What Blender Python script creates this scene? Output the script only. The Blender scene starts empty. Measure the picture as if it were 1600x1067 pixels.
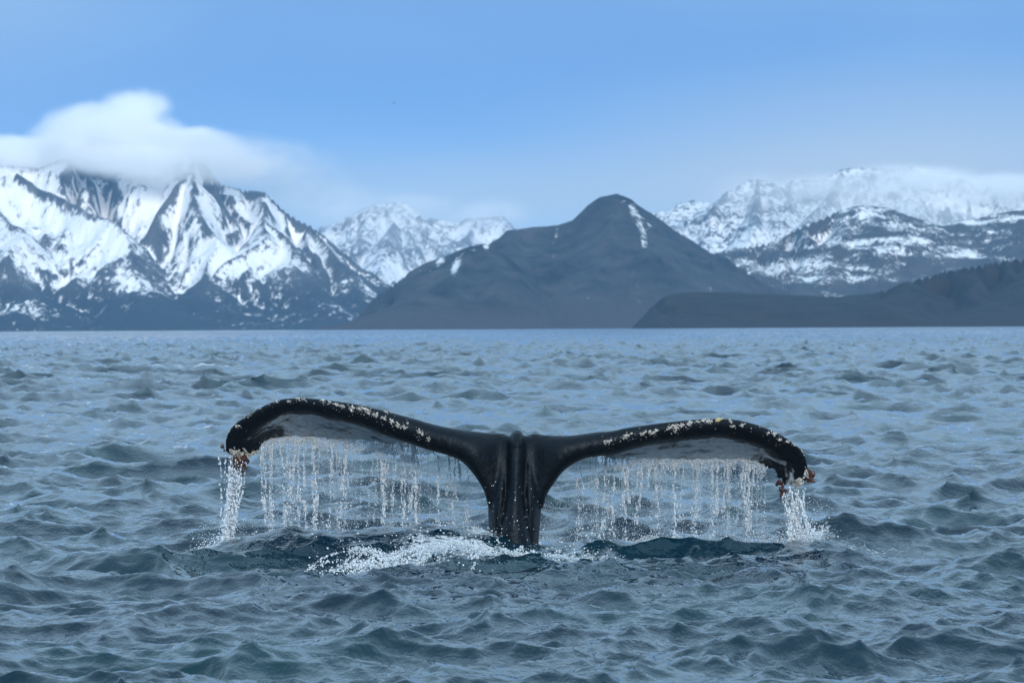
import bpy, math
import numpy as np
from mathutils import Vector, Matrix
from mathutils.kdtree import KDTree
from mathutils.bvhtree import BVHTree

scene = bpy.context.scene
COL = scene.collection
R = math.radians

# ------------------------------------------------------------------ camera
CAM_H = 1.65                      # a small boat, eye about 1.65 m above the mean water
FPX = 6000.0                      # focal length in pixels of the 1600 px wide photograph (135 mm lens)
PITCH = 21.0 / FPX                # looking very slightly down
ROLL = 9.0 / 1600.0
F_ = Vector((0, math.cos(PITCH), -math.sin(PITCH)))
R0 = Vector((1, 0, 0))
U0 = R0.cross(F_)
RV = R0 * math.cos(ROLL) - U0 * math.sin(ROLL)
UV = U0 * math.cos(ROLL) + R0 * math.sin(ROLL)
EYE = Vector((0, 0, CAM_H))
cd = bpy.data.cameras.new('camera')
cam = bpy.data.objects.new('camera', cd)
COL.objects.link(cam)
cam.matrix_world = Matrix(((RV.x, UV.x, -F_.x, 0), (RV.y, UV.y, -F_.y, 0), (RV.z, UV.z, -F_.z, CAM_H), (0, 0, 0, 1)))
cd.sensor_width = 36.0
cd.lens = 135.0
cd.clip_start = 0.2
cd.clip_end = 60000
cd.dof.use_dof = True
cd.dof.focus_distance = 28.2
cd.dof.aperture_fstop = 9.0
scene.camera = cam

# ------------------------------------------------------------------ sky, sun, exposure
SUN_EL, SUN_AZ = 15.0, 171.0      # azimuth clockwise from +Y: behind the boat, to the right
world = bpy.data.worlds.new('World')
scene.world = world
world.use_nodes = True
wn, wl = world.node_tree.nodes, world.node_tree.links
bg = wn['Background']
sky = wn.new('ShaderNodeTexSky')
sky.sky_type = 'NISHITA'
sky.sun_disc = False
sky.sun_elevation = R(SUN_EL)
sky.sun_rotation = R(SUN_AZ)
sky.altitude = 3000
sky.air_density = 0.5
sky.dust_density = 0.0
sky.ozone_density = 4.2
bg.inputs['Strength'].default_value = 0.055
# thin high veil of cloud, everywhere over the sky
tc = wn.new('ShaderNodeTexCoord')
mp = wn.new('ShaderNodeMapping')
mp.inputs['Scale'].default_value = (1.0, 1.0, 3.2)
mp.inputs['Rotation'].default_value = (0.0, R(9), 0.0)
mp.inputs['Location'].default_value = (0.35, 0.0, 0.2)
wl.new(tc.outputs['Generated'], mp.inputs['Vector'])
nz = wn.new('ShaderNodeTexNoise')
nz.inputs['Scale'].default_value = 4.2
nz.inputs['Detail'].default_value = 3.5
nz.inputs['Roughness'].default_value = 0.45
wl.new(mp.outputs['Vector'], nz.inputs['Vector'])
vr = wn.new('ShaderNodeMapRange')
vr.inputs['From Min'].default_value = 0.40
vr.inputs['From Max'].default_value = 0.72
vr.inputs['To Min'].default_value = 0.04
vr.inputs['To Max'].default_value = 0.30
wl.new(nz.outputs['Fac'], vr.inputs['Value'])
vm = wn.new('ShaderNodeMix')
vm.data_type = 'RGBA'
vm.inputs['B'].default_value = (7.7, 11.6, 15.0, 1)
# the veil thickens overhead, all round: the sea and the whale lie under soft light
sx = wn.new('ShaderNodeSeparateXYZ')
wl.new(tc.outputs['Generated'], sx.inputs['Vector'])
er = wn.new('ShaderNodeMapRange')
er.inputs['From Min'].default_value = 0.06
er.inputs['From Max'].default_value = 0.22
er.inputs['To Min'].default_value = 0.0
er.inputs['To Max'].default_value = 0.72
wl.new(sx.outputs['Z'], er.inputs['Value'])
ad = wn.new('ShaderNodeMath'); ad.operation = 'ADD'; ad.use_clamp = True
# two broad streaks of thin milky cloud low over the mountains: (pixel, half width, half height, strength)
def streak(px, py, rx, rz, w, prev):
    c = (F_ * FPX + RV * (px - 800.0) - UV * (py - 533.5)).normalized()
    sb = wn.new('ShaderNodeVectorMath'); sb.operation = 'SUBTRACT'
    wl.new(tc.outputs['Generated'], sb.inputs[0]); sb.inputs[1].default_value = c
    dv = wn.new('ShaderNodeVectorMath'); dv.operation = 'DIVIDE'
    wl.new(sb.outputs[0], dv.inputs[0]); dv.inputs[1].default_value = (rx / FPX, 1.0, rz / FPX)
    ln = wn.new('ShaderNodeVectorMath'); ln.operation = 'LENGTH'
    wl.new(dv.outputs[0], ln.inputs[0])
    mr = wn.new('ShaderNodeMapRange'); mr.interpolation_type = 'SMOOTHSTEP'
    mr.inputs['From Min'].default_value = 1.0; mr.inputs['From Max'].default_value = 0.0
    mr.inputs['To Min'].default_value = 0.0; mr.inputs['To Max'].default_value = w
    wl.new(ln.outputs['Value'], mr.inputs['Value'])
    q = wn.new('ShaderNodeMath'); q.operation = 'ADD'
    wl.new(prev, q.inputs[0]); wl.new(mr.outputs['Result'], q.inputs[1])
    return q.outputs[0]
zero = wn.new('ShaderNodeValue'); zero.outputs[0].default_value = 0.0
vl = zero.outputs[0]
for stk in ((1500, 250, 950, 210, 0.66), (1100, 310, 900, 130, 0.35), (560, 320, 520, 130, 0.35), (-100, 60, 500, 260, 0.12)):
    vl = streak(*stk, vl)
wl.new(vr.outputs['Result'], ad.inputs[0]); wl.new(er.outputs['Result'], ad.inputs[1])
wl.new(ad.outputs[0], vm.inputs['Factor'])
milk_fac = vl
wl.new(sky.outputs['Color'], vm.inputs['A'])
milk = wn.new('ShaderNodeMix'); milk.data_type = 'RGBA'
milk.inputs['B'].default_value = (7.8, 8.8, 9.2, 1)
wl.new(vm.outputs['Result'], milk.inputs['A'])
wl.new(milk_fac, milk.inputs['Factor'])
wl.new(milk.outputs['Result'], bg.inputs['Color'])

sd = bpy.data.lights.new('sun', 'SUN')
sd.energy = 2.6
sd.angle = R(8.0)
sd.color = (1.0, 0.94, 0.875)
sun = bpy.data.objects.new('sun', sd)
COL.objects.link(sun)
sdir = Vector((math.sin(R(SUN_AZ)) * math.cos(R(SUN_EL)), math.cos(R(SUN_AZ)) * math.cos(R(SUN_EL)), math.sin(R(SUN_EL))))
sun.rotation_euler = (-sdir).to_track_quat('-Z', 'Y').to_euler()

vs = scene.view_settings
vs.view_transform = 'Standard'
vs.look = 'None'
vs.exposure = 0.62
vs.gamma = 1.0
scene.render.engine = 'CYCLES'
cy = scene.cycles
cy.use_denoising = True
cy.max_bounces = 44
cy.transparent_max_bounces = 12
cy.volume_bounces = 40
cy.diffuse_bounces = 3
cy.glossy_bounces = 3
cy.transmission_bounces = 6
cy.sample_clamp_indirect = 6.0

# ------------------------------------------------------------------ helpers
def at(px, py, D):
    d = F_ * FPX + RV * (px - 800.0) - UV * (py - 533.5)
    return EYE + d * (D / d.y)

def lin(r, g, b):
    f = lambda c: ((c / 255 + 0.055) / 1.055) ** 2.4 if c > 10 else c / 255 / 12.92
    return (f(r), f(g), f(b), 1)

def tag(o, label=None, cat=None, kind=None, group=None):
    if label: o['label'] = label
    if cat: o['category'] = cat
    if kind: o['kind'] = kind
    if group: o['group'] = group
    return o

def fast_mesh(name, verts, faces, smooth=True):
    verts = np.asarray(verts, np.float32)
    faces = np.asarray(faces, np.int32)
    k = faces.shape[1]
    me = bpy.data.meshes.new(name)
    me.vertices.add(len(verts))
    me.vertices.foreach_set('co', verts.ravel())
    me.loops.add(faces.size)
    me.loops.foreach_set('vertex_index', faces.ravel())
    me.polygons.add(len(faces))
    me.polygons.foreach_set('loop_start', np.arange(0, faces.size, k, dtype=np.int32))
    me.polygons.foreach_set('use_smooth', np.full(len(faces), smooth))
    me.update(calc_edges=True)
    return me

def attr(me, name, vals):
    a = me.attributes.new(name, 'FLOAT', 'POINT')
    a.data.foreach_set('value', np.asarray(vals, np.float32).ravel())

def link(name, me, mat=None, parent=None):
    o = bpy.data.objects.new(name, me)
    COL.objects.link(o)
    if mat: me.materials.append(mat)
    if parent: o.parent = parent
    return o

def grid_faces(nr, nc):
    i = np.arange(nr - 1)[:, None] * nc + np.arange(nc - 1)[None, :]
    return np.stack([i, i + 1, i + nc + 1, i + nc], -1).reshape(-1, 4)

_lat = {}
def vnoise(x, y, seed=0):
    if seed not in _lat:
        _lat[seed] = np.random.default_rng(seed + 77).random((256, 256)) * 2 - 1
    g = _lat[seed]
    xi, yi = np.floor(x).astype(int), np.floor(y).astype(int)
    u, v = x - xi, y - yi
    u, v = u * u * u * (u * (u * 6 - 15) + 10), v * v * v * (v * (v * 6 - 15) + 10)
    a, b = g[xi & 255, yi & 255], g[(xi + 1) & 255, yi & 255]
    c, d = g[xi & 255, (yi + 1) & 255], g[(xi + 1) & 255, (yi + 1) & 255]
    return (a * (1 - u) + b * u) * (1 - v) + (c * (1 - u) + d * u) * v

def fbm(x, y, oct=4, seed=0, gain=0.5):
    s, a, t = 0, 1.0, 0
    for k in range(oct):
        s = s + a * vnoise(x + 13.7 * k, y - 7.3 * k, seed + k)
        t += a
        x, y = (x * 1.62 - y * 1.17), (x * 1.17 + y * 1.62)
        a *= gain
    return s / t

def ridged(x, y, oct=4, seed=0, gain=0.5):
    s, a, t = 0, 1.0, 0
    for k in range(oct):
        s = s + a * (1 - 2 * np.abs(vnoise(x + 5.1 * k, y + 9.7 * k, seed + k)))
        t += a
        x, y = (x * 1.62 - y * 1.17), (x * 1.17 + y * 1.62)
        a *= gain
    return s / t

def sstep(a, b, x):
    t = np.clip((x - a) / (b - a), 0, 1)
    return t * t * (3 - 2 * t)

class NT:
    """small node-tree helper"""
    def __init__(s, name):
        s.m = bpy.data.materials.new(name)
        s.m.use_nodes = True
        s.n, s.l = s.m.node_tree.nodes, s.m.node_tree.links
        s.b = s.n.get('Principled BSDF')
        s.out = s.n.get('Material Output')
    def set(s, node, key, v):
        if isinstance(v, bpy.types.NodeSocket): s.l.new(v, node.inputs[key])
        else: node.inputs[key].default_value = v
    def attr(s, name):
        a = s.n.new('ShaderNodeAttribute'); a.attribute_name = name
        return a.outputs['Fac']
    def coord(s, kind='Object', scale=(1, 1, 1)):
        t = s.n.new('ShaderNodeTexCoord'); m = s.n.new('ShaderNodeMapping')
        m.inputs['Scale'].default_value = scale
        s.l.new(t.outputs[kind], m.inputs['Vector'])
        return m.outputs['Vector']
    def noise(s, vec, scale, detail=4, rough=0.55, dist=0.0):
        t = s.n.new('ShaderNodeTexNoise')
        s.l.new(vec, t.inputs['Vector'])
        t.inputs['Scale'].default_value = scale
        t.inputs['Detail'].default_value = detail
        t.inputs['Roughness'].default_value = rough
        t.inputs['Distortion'].default_value = dist
        return t.outputs['Fac']
    def math(s, op, a, b=0.0, clamp=False):
        m = s.n.new('ShaderNodeMath'); m.operation = op; m.use_clamp = clamp
        s.set(m, 0, a); s.set(m, 1, b)
        return m.outputs[0]
    def rng(s, v, a, b, c=0.0, d=1.0, smooth=False):
        m = s.n.new('ShaderNodeMapRange')
        if smooth: m.interpolation_type = 'SMOOTHSTEP'
        s.set(m, 'Value', v)
        for k, q in (('From Min', a), ('From Max', b), ('To Min', c), ('To Max', d)): s.set(m, k, q)
        return m.outputs['Result']
    def mix(s, f, a, b):
        m = s.n.new('ShaderNodeMix'); m.data_type = 'RGBA'
        s.set(m, 'Factor', f); s.set(m, 'A', a); s.set(m, 'B', b)
        return m.outputs['Result']
    def bump(s, h, strength, dist, normal=None):
        b = s.n.new('ShaderNodeBump')
        s.set(b, 'Height', h); s.set(b, 'Strength', strength); s.set(b, 'Distance', dist)
        if normal is not None: s.l.new(normal, b.inputs['Normal'])
        return b.outputs['Normal']

# ------------------------------------------------------------------ materials
def mat_water():
    t = NT('sea_water')
    p = t.coord('Object')
    g = t.n.new('ShaderNodeTexCoord')
    ps = t.coord('Object', (1.0, 0.55, 1.0))
    n1 = t.noise(ps, 3.2, 4, 0.6, 0.4)
    n2 = t.noise(ps, 13.0, 3, 0.6, 0.3)
    gust = t.rng(t.noise(p, 0.12, 2, 0.5), 0.35, 0.65, 0.45, 1.0)
    gd = t.n.new('ShaderNodeVectorMath'); gd.operation = 'LENGTH'
    t.l.new(p, gd.inputs[0])
    nb = t.bump(t.noise(t.coord('Object', (1.0, 0.45, 1.0)), 0.9, 3, 0.6, 0.5), 1.0, t.math('MULTIPLY', t.rng(gd.outputs['Value'], 45.0, 320.0, 0.0, 0.55), t.rng(t.noise(t.coord('Object', (0.030, 0.006, 1.0)), 1.0, 4, 0.65, 0.4), 0.36, 0.64, 0.15, 1.5)))
    nb = t.bump(n1, gust, t.rng(gd.outputs['Value'], 40.0, 250.0, 0.030, 0.11), nb)
    nb = t.bump(n2, gust, 0.019, nb)
    nb = t.bump(t.noise(ps, 42.0, 2, 0.6), gust, 0.0045, nb)
    teal = t.rng(t.noise(p, 0.35, 2, 0.5), 0.45, 0.7, 0, 1)
    base = t.mix(teal, (0.004, 0.022, 0.040, 1), (0.006, 0.040, 0.054, 1))
    t.set(t.b, 'Base Color', base)
    gl = t.n.new('ShaderNodeVectorMath'); gl.operation = 'LENGTH'
    t.l.new(p, gl.inputs[0])
    # beyond a few hundred metres the wavelets are finer than the mesh: they become roughness
    t.set(t.b, 'Roughness', t.rng(gl.outputs['Value'], 150.0, 1500.0, 0.015, 0.14))
    t.set(t.b, 'IOR', 1.333)
    t.set(t.b, 'Normal', nb)
    foam = t.n.new('ShaderNodeBsdfPrincipled')
    t.set(foam, 'Base Color', (0.80, 0.84, 0.87, 1))
    t.set(foam, 'Roughness', 0.55)
    fn = t.noise(p, 26.0, 5, 0.65, 0.6)
    fb = t.bump(fn, 0.9, 0.03)
    t.set(foam, 'Normal', fb)
    fa = t.attr('foam')
    lace = t.math('ABSOLUTE', t.math('SUBTRACT', t.noise(p, 7.5, 4, 0.6, 1.2), 0.5))
    fm = t.math('ADD', fa, t.math('MULTIPLY', t.math('SUBTRACT', fn, 0.5), 1.3))
    fm = t.math('SUBTRACT', fm, t.math('MULTIPLY', lace, 2.6))
    fac = t.rng(fm, 0.25, 0.70, 0, 1, True)
    fac = t.math('MULTIPLY', fac, t.rng(fa, 0.02, 0.2), True)
    mx = t.n.new('ShaderNodeMixShader')
    t.l.new(fac, mx.inputs[0]); t.l.new(t.b.outputs[0], mx.inputs[1]); t.l.new(foam.outputs[0], mx.inputs[2])
    t.l.new(mx.outputs[0], t.out.inputs['Surface'])
    return t.m

def mat_mountain(name, rock_a, rock_b, snow=(0.84, 0.85, 0.87, 1), scale=0.01, low=None, bump=6.0):
    t = NT(name)
    p = t.coord('Object')
    n = t.noise(p, scale, 7, 0.62)
    n2 = t.noise(t.coord('Object', (1.0, 0.7, 0.5)), scale * 6.0, 7, 0.72, 0.6)
    rock = t.mix(t.rng(n, 0.35, 0.68), rock_a, rock_b)
    if low is not None:
        rock = t.mix(t.rng(t.attr('low'), 0, 1), rock, low)
    s = t.attr('snow')
    k = t.math('ADD', s, t.math('MULTIPLY', t.math('SUBTRACT', n2, 0.5), 2.5))
    k = t.math('ADD', k, t.math('MULTIPLY', t.math('SUBTRACT', n, 0.5), 1.0))
    fac = t.rng(k, 0.30, 0.72, 0, 1, True)
    t.set(t.b, 'Base Color', t.mix(fac, rock, snow))
    t.set(t.b, 'Roughness', 0.85)
    t.set(t.b, 'Specular IOR Level', 0.32)
    t.set(t.b, 'Specular Tint', (0.72, 0.87, 1.0, 1))
    t.set(t.b, 'Normal', t.bump(n2, 0.6, bump))
    return t.m

def mat_skin():
    t = NT('whale_skin')
    p = t.coord('Object')
    v = t.attr('ventral')
    n = t.noise(p, 5.0, 6, 0.65, 0.8)
    n2 = t.noise(p, 28.0, 4, 0.6)
    ps = t.coord('Object', (1.0, 1.0, 0.35))
    n3 = t.noise(ps, 60.0, 3, 0.6)
    dark = t.mix(n2, (0.004, 0.0065, 0.0095, 1), (0.009, 0.013, 0.0185, 1))
    grey = t.mix(t.rng(n2, 0.35, 0.7), (0.30, 0.37, 0.42, 1), (0.58, 0.66, 0.72, 1))
    k = t.math('ADD', t.math('MULTIPLY', v, 0.66), t.math('MULTIPLY', t.math('SUBTRACT', n, 0.5), 2.2))
    fac = t.rng(k, 0.30, 0.62, 0, 1, True)
    fac = t.math('MULTIPLY', fac, t.rng(v, 0.02, 0.25), True)
    scr = t.rng(t.noise(t.coord('Object', (26.0, 26.0, 5.0)), 1.0, 4, 0.7, 1.0), 0.62, 0.72, 0.0, 0.55)
    dark = t.mix(scr, dark, (0.036, 0.048, 0.060, 1))
    t.set(t.b, 'Base Color', t.mix(fac, dark, grey))
    t.set(t.b, 'Roughness', t.rng(n2, 0.3, 0.7, 0.36, 0.52))
    t.set(t.b, 'IOR', 1.4)
    t.set(t.b, 'Specular IOR Level', 0.32)
    t.set(t.b, 'Specular Tint', (0.72, 0.87, 1.0, 1))
    nb = t.bump(n3, 0.35, 0.006)
    nb = t.bump(n2, 0.45, 0.016, nb)
    nb = t.bump(t.noise(p, 11.0, 3, 0.55), 0.25, 0.03, nb)
    t.set(t.b, 'Normal', nb)
    return t.m

def mat_simple(name, a, b, scale, rough=0.7, bump=0.004):
    t = NT(name)
    p = t.coord('Object')
    n = t.noise(p, scale, 4, 0.6)
    t.set(t.b, 'Base Color', t.mix(t.rng(n, 0.35, 0.65), a, b))
    t.set(t.b, 'Roughness', rough)
    t.set(t.b, 'Normal', t.bump(n, 0.6, bump))
    return t.m

def mat_drops():
    t = NT('falling_water')
    t.set(t.b, 'Base Color', (0.90, 0.96, 1.0, 1))
    t.set(t.b, 'Roughness', 0.10)
    t.set(t.b, 'IOR', 1.333)
    t.set(t.b, 'Transmission Weight', 0.12)
    return t.m

def mat_froth():
    t = NT('froth')
    p = t.coord('Object')
    n = t.noise(p, 40.0, 3, 0.6)
    t.set(t.b, 'Base Color', t.mix(n, (0.62, 0.70, 0.75, 1), (0.84, 0.87, 0.89, 1)))
    t.set(t.b, 'Roughness', 0.35)
    t.set(t.b, 'Transmission Weight', 0.25)
    t.set(t.b, 'IOR', 1.333)
    return t.m

M_WATER, M_SKIN, M_DROPS, M_FROTH = mat_water(), mat_skin(), mat_drops(), mat_froth()

# ------------------------------------------------------------------ the sea
def ocean_tile(n, L, lam_peak, lam_min, lam_max, rms, wind, spread, seed, chop):
    rg = np.random.default_rng(seed)
    k1 = 2 * np.pi * np.fft.fftfreq(n, L / n)
    kx, ky = np.meshgrid(k1, k1, indexing='ij')
    k = np.hypot(kx, ky)
    k[0, 0] = 1
    kp = 2 * np.pi / lam_peak
    S = np.exp(-1.1 * (kp / k) ** 2) / k ** 3.7
    c = (kx * wind[0] + ky * wind[1]) / k
    S = S * (spread + (1 - spread) * np.clip(c, 0, 1) ** 2)
    S = S * (k < 2 * np.pi / lam_min) * (k > 2 * np.pi / lam_max)
    S[0, 0] = 0
    H = np.sqrt(S) * (rg.normal(size=(n, n)) + 1j * rg.normal(size=(n, n)))
    h = np.fft.ifft2(H)
    sc = rms / h.real.std()
    dx = np.fft.ifft2(1j * kx / k * H).real * sc * chop
    dy = np.fft.ifft2(1j * ky / k * H).real * sc * chop
    return h.real * sc, dx, dy

def samp(tiles, L, x, y):
    n = tiles[0].shape[0]
    fx, fy = x / L * n, y / L * n
    xi, yi = np.floor(fx).astype(np.int64), np.floor(fy).astype(np.int64)
    u, v = fx - xi, fy - yi
    x0, x1, y0, y1 = xi % n, (xi + 1) % n, yi % n, (yi + 1) % n
    return [(t[x0, y0] * (1 - u) + t[x1, y0] * u) * (1 - v) + (t[x0, y1] * (1 - u) + t[x1, y1] * u) * v for t in tiles]

LA, LB, LC = 61.0, 17.3, 43.7
TA = ocean_tile(512, LA, 3.1, 0.9, 30.0, 0.050, (0.45, -0.89), 0.10, 3, 1.35)
TB = ocean_tile(512, LB, 0.55, 0.12, 1.0, 0.0170, (0.25, -0.97), 0.28, 11, 1.35)
TC = ocean_tile(512, LC, 1.5, 0.5, 9.0, 0.031, (-0.45, -0.9), 0.15, 23, 1.3)

# the longer seas of the open water, felt away from the sheltered near patch
LD = 83.0
TD = ocean_tile(512, LD, 4.6, 1.6, 40.0, 0.098, (0.2, -0.98), 0.35, 37, 1.45)

def bumpz(x, y, px, D, h, sx, sy_front, sy_back, rot=0.0):
    """a local heap of water thrown up by the tail: steep towards the viewer or away"""
    c = at(px, 512.5, D)
    u, v = x - c.x, y - c.y
    if rot:
        u, v = u * math.cos(rot) + v * math.sin(rot), -u * math.sin(rot) + v * math.cos(rot)
    sy = np.where(v < 0, sy_front, sy_back)
    return h * np.exp(-np.abs(u / sx) ** 2.4 - (v / sy) ** 2)

def whale_heaps(x, y):
    w = 0.06 * fbm(x * 1.3, y * 1.3, 3, 60)
    x, y = x + w * 3, y + w * 3
    z = bumpz(x, y, 500, 28.1, 0.17, 1.15, 0.55, 0.35, 0.06)
    z += bumpz(x, y, 380, 28.25, 0.06, 0.40, 0.40, 0.35, 0.1)
    z += bumpz(x, y, 690, 28.0, 0.09, 0.50, 0.40, 0.45, -0.1)
    z += bumpz(x, y, 640, 26.9, 0.085, 0.62, 0.28, 0.45, 0.05)
    z += bumpz(x, y, 930, 28.0, 0.06, 0.50, 0.45, 0.45, -0.05)
    z += bumpz(x, y, 1330, 29.3, 0.17, 0.62, 0.6, 0.5, 0.2)
    z += bumpz(x, y, 1240, 28.2, 0.05, 0.6, 0.4, 0.5, 0.0)
    z += bumpz(x, y, 1030, 28.8, 0.045, 0.75, 0.60, 0.40, 0.0)
    z -= bumpz(x, y, 1060, 27.3, 0.02, 0.8, 0.5, 0.5, 0.0)
    z -= bumpz(x, y, 805, 27.3, 0.055, 0.45, 0.5, 0.35, 0.0)
    z -= bumpz(x, y, 480, 26.9, 0.05, 0.9, 0.5, 0.5, 0.0)
    return z

# foam: (px, D, half width m, half depth m, strength)
FOAM = [(400, 28.22, 0.3, 0.10, 0.7), (520, 28.2, 0.5, 0.09, 0.6), (650, 28.15, 0.45, 0.10, 0.7), (735, 28.0, 0.2, 0.25, 0.8),
        (1000, 28.55, 0.5, 0.25, 0.9), (1060, 28.5, 0.35, 0.2, 0.9),
        (345, 28.6, 0.22, 0.30, 1.0), (310, 28.3, 0.28, 0.22, 0.75), (430, 28.55, 0.45, 0.16, 0.75), (520, 28.7, 0.45, 0.22, 0.75),
        (620, 28.7, 0.5, 0.3, 0.75), (705, 28.6, 0.35, 0.35, 0.75), (700, 27.55, 0.42, 0.22, 0.75), (600, 27.15, 0.36, 0.24, 0.75),
        (650, 26.95, 0.5, 0.16, 0.75), (560, 26.7, 0.3, 0.25, 0.55), (740, 27.4, 0.3, 0.22, 0.72), (805, 27.5, 0.35, 0.18, 0.8), (870, 27.4, 0.3, 0.2, 0.75),
        (930, 27.3, 0.25, 0.18, 0.6), (960, 28.7, 0.5, 0.35, 0.9), (1040, 28.8, 0.5, 0.4, 1.0), (1100, 28.6, 0.3, 0.3, 0.8),
        (1250, 28.6, 0.22, 0.25, 0.75), (1310, 28.2, 0.40, 0.12, 0.5), (1370, 28.3, 0.3, 0.18, 0.45), (900, 28.9, 0.3, 0.4, 0.7),
        (470, 27.7, 0.5, 0.16, 0.35), (540, 26.3, 0.7, 0.10, 0.4), (440, 26.2, 0.4, 0.08, 0.35), (1170, 28.6, 0.3, 0.3, 0.5)]
def foam_at(x, y):
    f = np.zeros_like(x)
    wx, wy = 0.22 * fbm(x * 2.2, y * 2.2, 3, 40), 0.22 * fbm(x * 2.2, y * 2.2, 3, 50)
    for px, D, sx, sy, s in FOAM:
        c = at(px, 512.5, D)
        f = np.maximum(f, s * np.exp(-(((x + wx - c.x) / sx) ** 2 + ((y + wy - c.y) / sy) ** 2) ** 1.3))
    return f

def sea_disp(x, y, r, fine=1.0):
    ca, sa = math.cos(0.4), math.sin(0.4)
    a = samp(TA, LA, x, y)
    c = samp(TC, LC, x * ca - y * sa, x * sa + y * ca)
    b = samp(TB, LB, x * ca + y * sa + 3, -x * sa + y * ca)
    d = samp(TD, LD, x, y)
    open_w = sstep(38, 130, r) - 0.35 * sstep(2500, 6000, r)
    gust = 0.75 + 0.45 * fbm(x * 0.045, y * 0.03, 3, 31)
    fb = fine * gust * (1 - sstep(90, 220, r))
    near = np.exp(-(((x + 0.3) / 2.6) ** 2 + ((y - 28.0) / 1.2) ** 2) ** 2)
    calm = 1 - 0.25 * near
    far = 0.74 + 0.22 * sstep(20, 40, r) + 0.35 * sstep(45, 320, r) - 0.4 * sstep(3000, 6000, r)
    dx = a[1] + c[1] * ca + c[2] * sa + fb * (b[1] * ca - b[2] * sa)
    dy = a[2] - c[1] * sa + c[2] * ca + fb * (b[1] * sa + b[2] * ca)
    z = (a[0] + c[0]) * calm * far + fb * b[0]
    return dx * calm * far + d[1] * open_w, dy * calm * far + d[2] * open_w, z + d[0] * open_w

def sea_height(x, y):
    x, y = np.atleast_1d(np.asarray(x, float)), np.atleast_1d(np.asarray(y, float))
    r = np.hypot(x, y)
    qx, qy = x.copy(), y.copy()
    for _ in range(3):
        dx, dy, z = sea_disp(qx, qy, r)
        qx, qy = x - dx, y - dy
    return z + whale_heaps(qx, qy)

def build_sea():
    half = R(10.6)
    a = list(np.linspace(-half, half, 530))
    step, ang = a[1] - a[0], half
    side = []
    while ang < math.pi:
        step *= 1.22
        step = min(step, R(7))
        ang = min(ang + step, math.pi)
        side.append(ang)
    ang = np.array([-q for q in side[::-1]] + a + side)
    rs = [0.6]
    while rs[-1] < 14000:
        r = rs[-1]
        if r < 15.5: s = 0.45
        elif r < 60: s = max(0.045, 0.00060 * 0.16 * r * r)
        elif r < 330: s = 0.36 * (r / 60) ** 0.8
        else: s = min(0.0042 * r * (r / 330) ** 0.6, 250)
        rs.append(r + s)
    rs = np.array(rs)
    rr, aa = np.meshgrid(rs, ang, indexing='ij')
    x, y = rr * np.sin(aa), rr * np.cos(aa)
    x, y, rr = x.ravel(), y.ravel(), rr.ravel()
    dx, dy, z = sea_disp(x, y, rr)
    z = z + whale_heaps(x, y)
    fade = sstep(1.0, 6.0, rr)
    f = foam_at(x + dx, y + dy)
    # froth stands a little proud
    z = z + f * 0.012
    # a few tiny whitecaps far out
    cap = sstep(0.62, 0.8, fbm(x * 0.10, y * 0.05, 3, 90)) * sstep(0.10, 0.17, z) * sstep(60, 140, rr)
    f = np.maximum(f, 0.8 * cap)
    v = np.stack([x + dx * fade, y + dy * fade, z * fade], 1)
    me = fast_mesh('sea', v, grid_faces(len(rs), len(ang))[:, ::-1])
    attr(me, 'foam', f)
    o = link('sea', me, M_WATER)
    tag(o, 'choppy grey blue sea with short wind waves', kind='structure')
    print('sea rows', len(rs), 'cols', len(ang))
    return o
sea = build_sea()

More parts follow.
